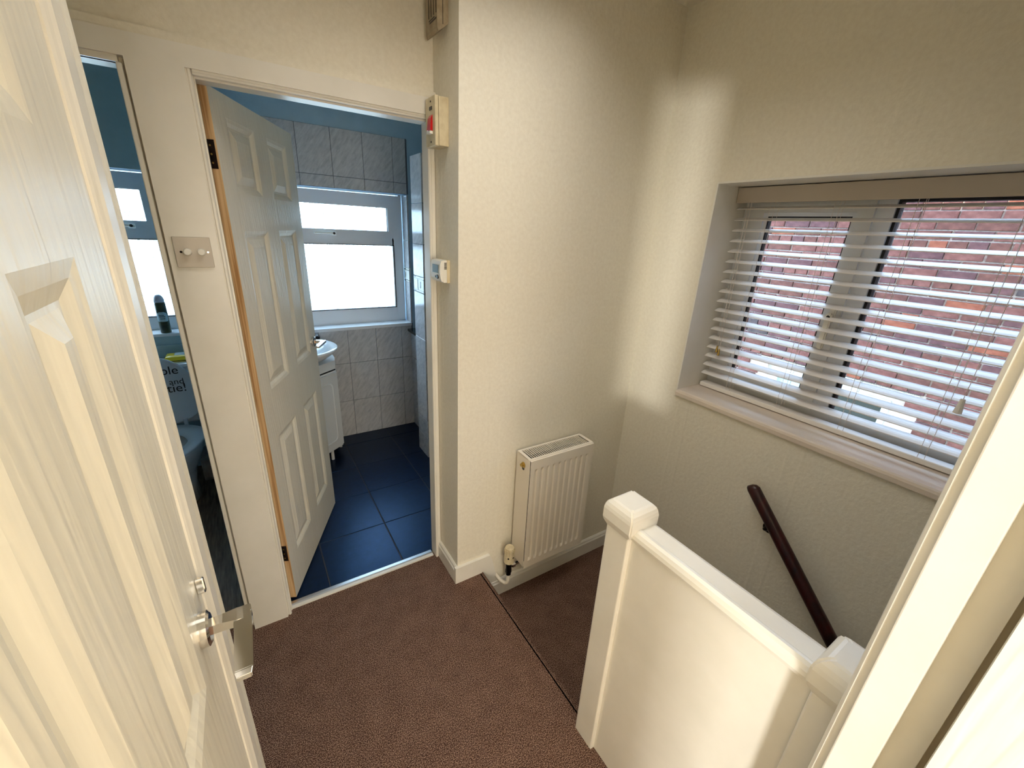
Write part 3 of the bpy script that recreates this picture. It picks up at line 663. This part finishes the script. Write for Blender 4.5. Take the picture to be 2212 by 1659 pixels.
grt = boxes('grout', GROUT, wall_x(BY+0.0015, BY+0.009, BX0, 1.10, 0.0, 2.195, [(WIN_B[0]-0.001, WIN_B[1]+0.001, WIN_B[2]-0.001, WIN_B[3]+0.001)]), wb)
xs_l = [-0.06, -0.01, 0.195, 0.398, 0.6, 0.809, 1.013, 1.098]; xs_u = [-0.06, -0.01, 0.195, 0.398, 0.602, 0.802, 1.004, 1.098]
def wtile(xs, za, zb):
    for i in range(len(xs)-1):
        a, b_ = xs[i]+0.0012, xs[i+1]-0.0012
        tile_obj(wb, TILE, a, b_, BY-0.004, BY+0.004, za+0.0012, zb-0.0012)
for za, zb in ((0.0, 0.302), (0.302, 0.612), (0.612, 0.888)): wtile(xs_l, za, zb)
for za, zb in ((1.840, 1.912), (1.912, 2.195)): wtile(xs_u, za, zb)
# window reveal tiles on the right
for za, zb in ((0.892, 1.21), (1.315, 1.52), (1.52, 1.836)):
    tile_obj(wb, TILE, 1.096, 1.109, 3.222, 3.335, za+0.001, zb-0.001)
db = tile_obj(wb, PLAST, 1.095, 1.109, 3.222, 3.335, 1.211, 1.314, 'border_tile')
DECB = plain('dark_green_glaze', srgb(22, 52, 58), 0.2)
boxes('border_pattern', DECB, [(1.0945, 1.096, 3.222, 3.335, 1.222, 1.226), (1.0945, 1.096, 3.222, 3.335, 1.298, 1.302), (1.0944, 1.096, 3.30, 3.334, 1.214, 1.220), (1.0944, 1.096, 3.30, 3.334, 1.305, 1.311), (1.0944, 1.096, 3.322, 3.334, 1.235, 1.29), (1.0944, 1.096, 3.300, 3.306, 1.245, 1.28)], db)
struct('wall_bathroom_left', BLUEP, [(-0.14, -0.06, 1.695, 3.226, 0, 2.5)])
struct('wall_bathroom_right', TILE, [(1.75, 1.85, 1.55, 3.226, 0, 2.5)])
# boxed ledge and stub wall
lb = struct('wall_bathroom_ledge', TILE, [(1.098, 1.75, 2.79, 3.216, 0.0, 0.825)])
for za, zb in ((0.0, 0.302), (0.302, 0.612), (0.612, 0.825)): tile_obj(lb, TILE, 1.090, 1.098, 2.79, 3.214, za+0.0012, zb-0.0012)
lt = box('ledge_top', GRANITE, 1.062, 1.75, 2.785, 3.214, 0.826, 0.846, bev=0.003); tag(lt, 'black granite shelf top on the low tiled ledge by the bathroom window', 'shelf')
st = struct('wall_shower_stub', GROUT, [(0.984, 1.75, 2.60, 2.776, 0.0, 2.028)])
rows = [0.0, 0.16, 0.302, 0.605, 0.905, 1.195, 1.215, 1.318, 1.52, 1.76, 2.03]
for i in range(len(rows)-1):
    za, zb = rows[i]+0.0012, rows[i+1]-0.0012
    if i in (4, 5): continue
    tile_obj(st, TILE, 0.976, 0.984, 2.595, 2.780, za, zb)
tile_obj(st, TILE, 0.976, 0.984, 2.595, 2.780, 0.906, 1.213)
for i in range(len(rows)-1):
    za, zb = rows[i]+0.0012, rows[i+1]-0.0012
    if i in (4, 5): continue
    tile_obj(st, TILE, 0.984, 1.19, 2.590, 2.600, za, zb)
tile_obj(st, TILE, 0.984, 1.19, 2.590, 2.600, 0.906, 1.213)
boxes('border_pattern', DECB, [(0.9745, 0.976, 2.597, 2.778, 1.226, 1.230), (0.9745, 0.976, 2.597, 2.778, 1.300, 1.304), (0.9743, 0.976, 2.70, 2.705, 1.23, 1.30), (0.9743, 0.976, 2.650, 2.664, 1.245, 1.285),
     (0.9743, 0.976, 2.745, 2.778, 1.218, 1.224), (0.9743, 0.976, 2.745, 2.778, 1.308, 1.314), (0.984, 1.05, 2.5885, 2.590, 1.220, 1.228), (0.984, 1.05, 2.5885, 2.590, 1.302, 1.310), (1.0, 1.05, 2.5885, 2.590, 1.235, 1.295)], st)
tr = thing('shower_tray', (1.3, 2.3, 0.0), 'white shower tray edge beside the tiled stub wall', 'shower tray')
bm = bmesh.new()
for b_ in ((1.0, 1.74, 1.90, 1.95, 0, 0.13), (1.0, 1.74, 2.54, 2.588, 0, 0.13), (1.0, 1.05, 1.95, 2.54, 0, 0.13), (1.69, 1.74, 1.95, 2.54, 0, 0.13), (1.05, 1.69, 1.95, 2.54, 0, 0.06)): B(bm, *b_)
link('tray', bm, CERAMIC, tr)

def frost_window(name, x0, x1, z0, z1, label, handle_x):
    wn = thing(name, ((x0+x1)/2, 3.38, z0), label, 'window', kind='structure')
    Y = 3.335
    def fr(a, b_, c, e, wd, y0, y1): return [(a, b_, y0, y1, c, c+wd), (a, b_, y0, y1, e-wd, e), (a, a+wd, y0, y1, c+wd, e-wd), (b_-wd, b_, y0, y1, c+wd, e-wd)]
    boxes('outer_frame', UPVC, fr(x0, x1-0.036, z0-0.012, z1-0.008, 0.062, Y, Y+0.07), wn)
    boxes('filler', UPVC, [(x1-0.036, x1-0.014, Y+0.01, Y+0.07, z0, z1)], wn)
    boxes('transom', UPVC, [(x0+0.05, x1-0.088, Y, Y+0.07, 1.478, 1.538)], wn)
    s = boxes('top_sash', UPVC, fr(x0+0.045, x1-0.083, 1.530, z1-0.048, 0.046, Y-0.014, Y+0.05), wn)
    boxes('gasket', GASKET, fr(x0+0.088, x1-0.126, 1.573, z1-0.091, 0.005, Y-0.006, Y+0.02), s)
    box('pane', FROST, x0+0.090, x1-0.128, Y+0.010, Y+0.014, 1.576, z1-0.094, s)
    boxes('gasket', GASKET, fr(x0+0.048, x1-0.086, z0+0.112, 1.480, 0.005, Y-0.003, Y+0.03), wn)
    boxes('bottom_bead', UPVC, [(x0+0.045, x1-0.084, Y-0.002, Y+0.04, z0+0.05, z0+0.114)], wn)
    box('pane', FROST, x0+0.052, x1-0.090, Y+0.014, Y+0.018, z0+0.116, 1.477, wn)
    bm = bmesh.new(); B(bm, handle_x-0.016, handle_x+0.016, Y-0.030, Y-0.014, 1.538, 1.562); B(bm, handle_x-0.13, handle_x+0.01, Y-0.040, Y-0.028, 1.546, 1.560)
    bmesh.ops.bevel(bm, geom=list(bm.edges), offset=0.003, segments=1, affect='EDGES'); h = link('sash_handle', bm, PLAST, s)
    bm = bmesh.new(); cyl(bm, (handle_x, Y-0.030, 1.552), (handle_x, Y-0.0415, 1.552), 0.008, n=14); link('lock_barrel', bm, BLACK, h)
    return wn
frost_window('window_2', 0.0, 1.108, 0.890, 1.838, 'white frosted bathroom window with narrow top opening sash', 0.588)
frost_window('window_3', -0.95, -0.30, 0.905, 1.842, 'white frosted toilet window behind the air freshener', -0.50)
struct('window_sill_2', UPVC, [(0.0, 1.096, 3.205, 3.340, 0.872, 0.8935)])
struct('window_sill_3', UPVC, [(-0.95, -0.28, 3.195, 3.340, 0.922, 0.9385)])

# vanity with basin
va = thing('vanity_unit', (0.2, 3.0, 0.0), 'white vanity unit with a bowed front behind the bathroom door', 'vanity unit')
foot = [(-0.055, 3.21), (-0.055, 2.95), (0.06, 2.80), (0.21, 2.745), (0.335, 2.845), (0.445, 2.930), (0.458, 3.00), (0.458, 3.21)]
bm = bmesh.new(); prism(bm, foot, 'z', 0.08, 0.664); link('cabinet', bm, VANITYP, va)
bm = bmesh.new(); prism(bm, [(0.45+(x-0.45)*0.99, 3.21+(y-3.21)*0.98) for x, y in foot], 'z', 0.664, 0.675); link('shadow_gap', bm, BLACK, va)
bm = bmesh.new(); prism(bm, foot, 'z', 0.675, 0.735); link('plinth_rail', bm, VANITYP, va)
p0, p1 = Vector((0.215, 2.745, 0)), Vector((0.445, 2.930, 0)); dd = (p1-p0); L = dd.length; dd.normalize(); nn = Vector((dd.y, -dd.x, 0))
def VP(s, z, q): return p0 + dd*s + nn*q + Vector((0, 0, z))
bm = bmesh.new(); loft(bm, [[VP(0.004, 0.10, q), VP(L-0.008, 0.10, q), VP(L-0.008, 0.655, q), VP(0.004, 0.655, q)] for q in (0.0, 0.016)]); vd = link('cabinet_door', bm, VANITYP, va)
def rr_ring(i, q):
    a, b_, c, e = 0.045+i, L-0.05-i, 0.15+i, 0.60-i; r = 0.03; pts = []
    for cx, cz, a0 in ((b_-r, c+r, -PI/2), (b_-r, e-r, 0), (a+r, e-r, PI/2), (a+r, c+r, PI)):
        for k in range(4): an = a0 + k*PI/6; pts.append(VP(cx+r*math.cos(an), cz+r*math.sin(an), q))
    return pts
bm = bmesh.new(); loft(bm, [rr_ring(0, 0.0155), rr_ring(0.004, 0.020), rr_ring(0.010, 0.020), rr_ring(0.014, 0.0155)], cap0=False, cap1=False)
link('door_moulding', bm, VANITYP, vd)
bm = bmesh.new()
for lx, ly in ((0.445, 3.055), (0.36, 2.89), (-0.03, 2.98)): cyl(bm, (lx, ly, 0.0), (lx, ly, 0.08), 0.011, n=12)
link('leg', bm, VANITYP, va)
ba = thing('wash_basin', (0.22, 3.0, 0.83), 'white oval basin on the vanity unit, peeping past the bathroom door edge', 'basin')
def ell(cx, cy, ax, ay, z, n=32, back=3.205): return [(cx+ax*math.cos(2*PI*k/n), min(cy+ay*math.sin(2*PI*k/n), back), z) for k in range(n)]
cx, cy = 0.215, 2.965
bm = bmesh.new()
loft(bm, [ell(cx, cy+0.02, 0.13, 0.12, 0.736), ell(cx, cy+0.01, 0.20, 0.19, 0.765), ell(cx, cy, 0.245, 0.235, 0.805), ell(cx, cy, 0.263, 0.252, 0.826), ell(cx, cy, 0.263, 0.252, 0.834), ell(cx, cy, 0.255, 0.245, 0.838),
     ell(cx, cy, 0.215, 0.205, 0.832), ell(cx, cy, 0.18, 0.17, 0.80), ell(cx, cy, 0.10, 0.10, 0.77), ell(cx, cy, 0.02, 0.02, 0.765)])
link('bowl', bm, CERAMIC, ba, True)
bm = bmesh.new(); tube(bm, [(0.385, 3.12, 0.836), (0.385, 3.12, 0.868), (0.37, 3.06, 0.882), (0.36, 3.02, 0.872)], 0.010); link('tap', bm, DARKMETAL, ba, True)

# ------------------------------------------------------------------ toilet room
struct('floor_toilet', LAMINATE, [(-1.25, -0.14, 1.692, 3.226, -0.22, 0.0)])
struct('wall_toilet_left', WCP, [(-1.30, -1.25, 1.695, 3.226, 0, 2.5)])
struct('wall_toilet_back', WCP, wall_x(3.212, 3.224, -1.25, -0.14, 0, 2.5, [(-0.95, -0.30, 0.93, 1.842)]))
struct('trim_5', WCP, [(-1.24, -0.145, 3.190, 3.212, 0.858, 0.868)])
bx = tag(box('pipe_boxing', mottled('grey_marble_boxing', srgb(120, 118, 114), srgb(160, 156, 150), 0.5, 14), -0.408, -0.360, 2.985, 3.205, 0.0, 0.145, bev=0.002), 'grey marbled pipe boxing on the floor behind the toilet', 'pipe boxing')
to = thing('toilet', (-0.53, 2.8, 0.0), 'white toilet with its lettered lid raised, seen through the narrow doorway', 'toilet')
tcx = -0.515
def D(cx, y0, y1, hw, z, n=28):
    """egg outline: flat back at y1, rounded front at y0"""
    pts = []; cy = y1-0.17
    for k in range(n):
        a_ = 2*PI*k/n; x_ = math.cos(a_)*hw; y_ = math.sin(a_)
        pts.append((cx+x_, cy+y_*(0.17 if y_ > 0 else (cy-y0)), z))
    return pts
bm = bmesh.new(); loft(bm, [D(tcx, 2.70, 3.02, 0.10, 0.0), D(tcx, 2.70, 3.02, 0.09, 0.10), D(tcx, 2.66, 3.02, 0.11, 0.20), D(tcx, 2.57, 3.02, 0.16, 0.31), D(tcx, 2.52, 3.02, 0.178, 0.385), D(tcx, 2.52, 3.02, 0.178, 0.398),
     D(tcx, 2.56, 2.98, 0.135, 0.396), D(tcx, 2.60, 2.93, 0.10, 0.33), D(tcx, 2.66, 2.88, 0.05, 0.27)]); link('bowl', bm, CERAMIC, to, True)
bm = bmesh.new(); loft(bm, [D(tcx, 2.505, 2.99, 0.190, 0.402), D(tcx, 2.503, 2.99, 0.192, 0.412), D(tcx, 2.508, 2.985, 0.186, 0.420), D(tcx, 2.60, 2.90, 0.110, 0.418), D(tcx, 2.61, 2.89, 0.105, 0.402)], cap0=False, cap1=False)
link('seat', bm, SEATP, to, True)
def lid(y):
    pts = []
    for k in range(32):
        a_ = 2*PI*k/32; x_ = math.cos(a_); z_ = math.sin(a_)
        if z_ > 0: pts.append((tcx+0.185*x_, y+0.012*z_, 0.60+0.242*z_))
        else: pts.append((tcx+0.185*math.copysign(abs(x_)**0.75, x_), y, 0.60+0.17*(-(abs(z_)**0.8)) ))
    return pts
bm = bmesh.new(); loft(bm, [lid(2.985), lid(3.003)]); bmesh.ops.bevel(bm, geom=[e for e in bm.edges if abs(e.verts[0].co.y-e.verts[1].co.y) < 0.013], offset=0.004, segments=2, affect='EDGES'); ld = link('lid', bm, SEATP, to)
for hx_ in (tcx-0.08, tcx+0.085):
    box('hinge', SEATP, hx_-0.010, hx_+0.010, 2.975, 3.0, 0.405, 0.455, to, 0.003)
INK = plain('black_ink', srgb(14, 14, 20), 0.6)
def text(s, size, right_x, z, y, parent, name='lettering', mat=None):
    c = bpy.data.curves.new(name, 'FONT'); c.body = s; c.size = size; c.align_x = 'RIGHT'; c.extrude = 0.0002
    o = bpy.data.objects.new(name, c); COL.objects.link(o); bpy.context.view_layer.update()
    me = bpy.data.meshes.new_from_object(o.evaluated_get(bpy.context.evaluated_depsgraph_get())); bpy.data.objects.remove(o)
    me.transform(Matrix.Translation(Vector((right_x, y, z))-OFF[parent.name]) @ Matrix.Rotation(PI/2, 4, 'X') @ Matrix.Shear('XY', 4, (0.12, 0)) if False else Matrix.Translation(Vector((right_x, y, z))-OFF[parent.name]) @ Matrix.Rotation(PI/2, 4, 'X'))
    me.materials.clear(); me.materials.append(mat or INK)
    q = bpy.data.objects.new(name, me); COL.objects.link(q); q.parent = parent; OFF[q.name] = OFF[parent.name]
    q['label'] = 'black lettering'; return q
text('ble', 0.070, -0.408, 0.742, 2.990, ld)
text('e and', 0.050, -0.392, 0.679, 2.986, ld)
text('tie!', 0.072, -0.386, 0.632, 2.984, ld)
ci = box('cistern', CERAMIC, -0.70, -0.325, 3.03, 3.195, 0.405, 0.765, to, 0.012)
box('cistern_lid', CERAMIC, -0.71, -0.315, 3.02, 3.20, 0.766, 0.790, to, 0.008)
# wipes packet
wp = thing('wipes_packet', (-0.42, 3.12, 0.79), 'yellow packet of wipes lying on the toilet cistern', 'packet')
YEL = plain('yellow_film', srgb(236, 204, 40), 0.3); WLB = plain('pale_label', srgb(226, 232, 228), 0.35); YD = plain('dark_olive_band', srgb(60, 52, 20), 0.5)
bm = bmesh.new()
def pk(i, z): return [(-0.475+i, 3.06+i, z), (-0.340-i, 3.06+i, z), (-0.340-i, 3.17-i, z), (-0.475+i, 3.17-i, z)]
loft(bm, [pk(0.006, 0.791), pk(0.0, 0.797), pk(0.0, 0.806), pk(0.010, 0.822), pk(0.025, 0.828)]); link('wrapper', bm, YEL, wp)
bm = bmesh.new(); loft(bm, [[(-0.425, 3.085, 0.8285), (-0.36, 3.085, 0.8285), (-0.36, 3.14, 0.8285), (-0.425, 3.14, 0.8285)], [(-0.42, 3.09, 0.832), (-0.365, 3.09, 0.832), (-0.365, 3.135, 0.832), (-0.42, 3.135, 0.832)]]); link('flip_lid', bm, WLB, wp)
bm = bmesh.new(); B(bm, -0.474, -0.341, 3.0592, 3.0602, 0.797, 0.801); link('printed_band', bm, YD, wp)
# air freshener can
cx_, cy_, cz_ = -0.452, 3.235, 0.938
ac = thing('air_freshener', (cx_, cy_, cz_), 'dark green aerosol can with white cap on the toilet window sill', 'aerosol can')
CANM = mottled('dark_green_can', srgb(34, 44, 26), srgb(70, 74, 36), 0.3, 30, 0.0); CANL = plain('can_label', srgb(176, 200, 204), 0.35); CAPM = plain('cap_grey_white', srgb(196, 196, 204), 0.4)
bm = bmesh.new(); n_ = 24
ring = lambda r, z: [(cx_+r*math.cos(2*PI*k/n_), cy_+r*math.sin(2*PI*k/n_), cz_+z) for k in range(n_)]
loft(bm, [ring(0.025, 0.0), ring(0.027, 0.004), ring(0.027, 0.178), ring(0.025, 0.186)]); link('can_body', bm, CANM, ac, True)
bm = bmesh.new(); loft(bm, [ring(0.0255, 0.186), ring(0.0250, 0.200), ring(0.0215, 0.216), ring(0.014, 0.228), ring(0.006, 0.232)]); link('cap', bm, CAPM, ac, True)
bm = bmesh.new()
pts0 = []
for z, hw in ((0.072, 0.95), (0.080, 1.15), (0.105, 1.15), (0.122, 0.95), (0.130, 0.5)):
    pts0.append([(cx_+0.0274*math.sin(a_*hw), cy_-0.0274*math.cos(a_*hw), cz_+z) for a_ in [-1+0.2*k for k in range(11)]])
loft(bm, pts0, closed=False, cap0=False, cap1=False); lb_ = link('label', bm, CANL, ac)
bm = bmesh.new()
for z, a0, a1 in ((0.108, -0.6, 0.4), (0.100, -0.5, 0.6), (0.088, -0.4, 0.5)):
    rr2 = [[(cx_+0.0277*math.sin(a0+(a1-a0)*k/8), cy_-0.0277*math.cos(a0+(a1-a0)*k/8), cz_+z+dz) for k in range(9)] for dz in (0, 0.0035)]
    loft(bm, rr2, closed=False, cap0=False, cap1=False)
link('printed_lines', bm, DARKMETAL, lb_)
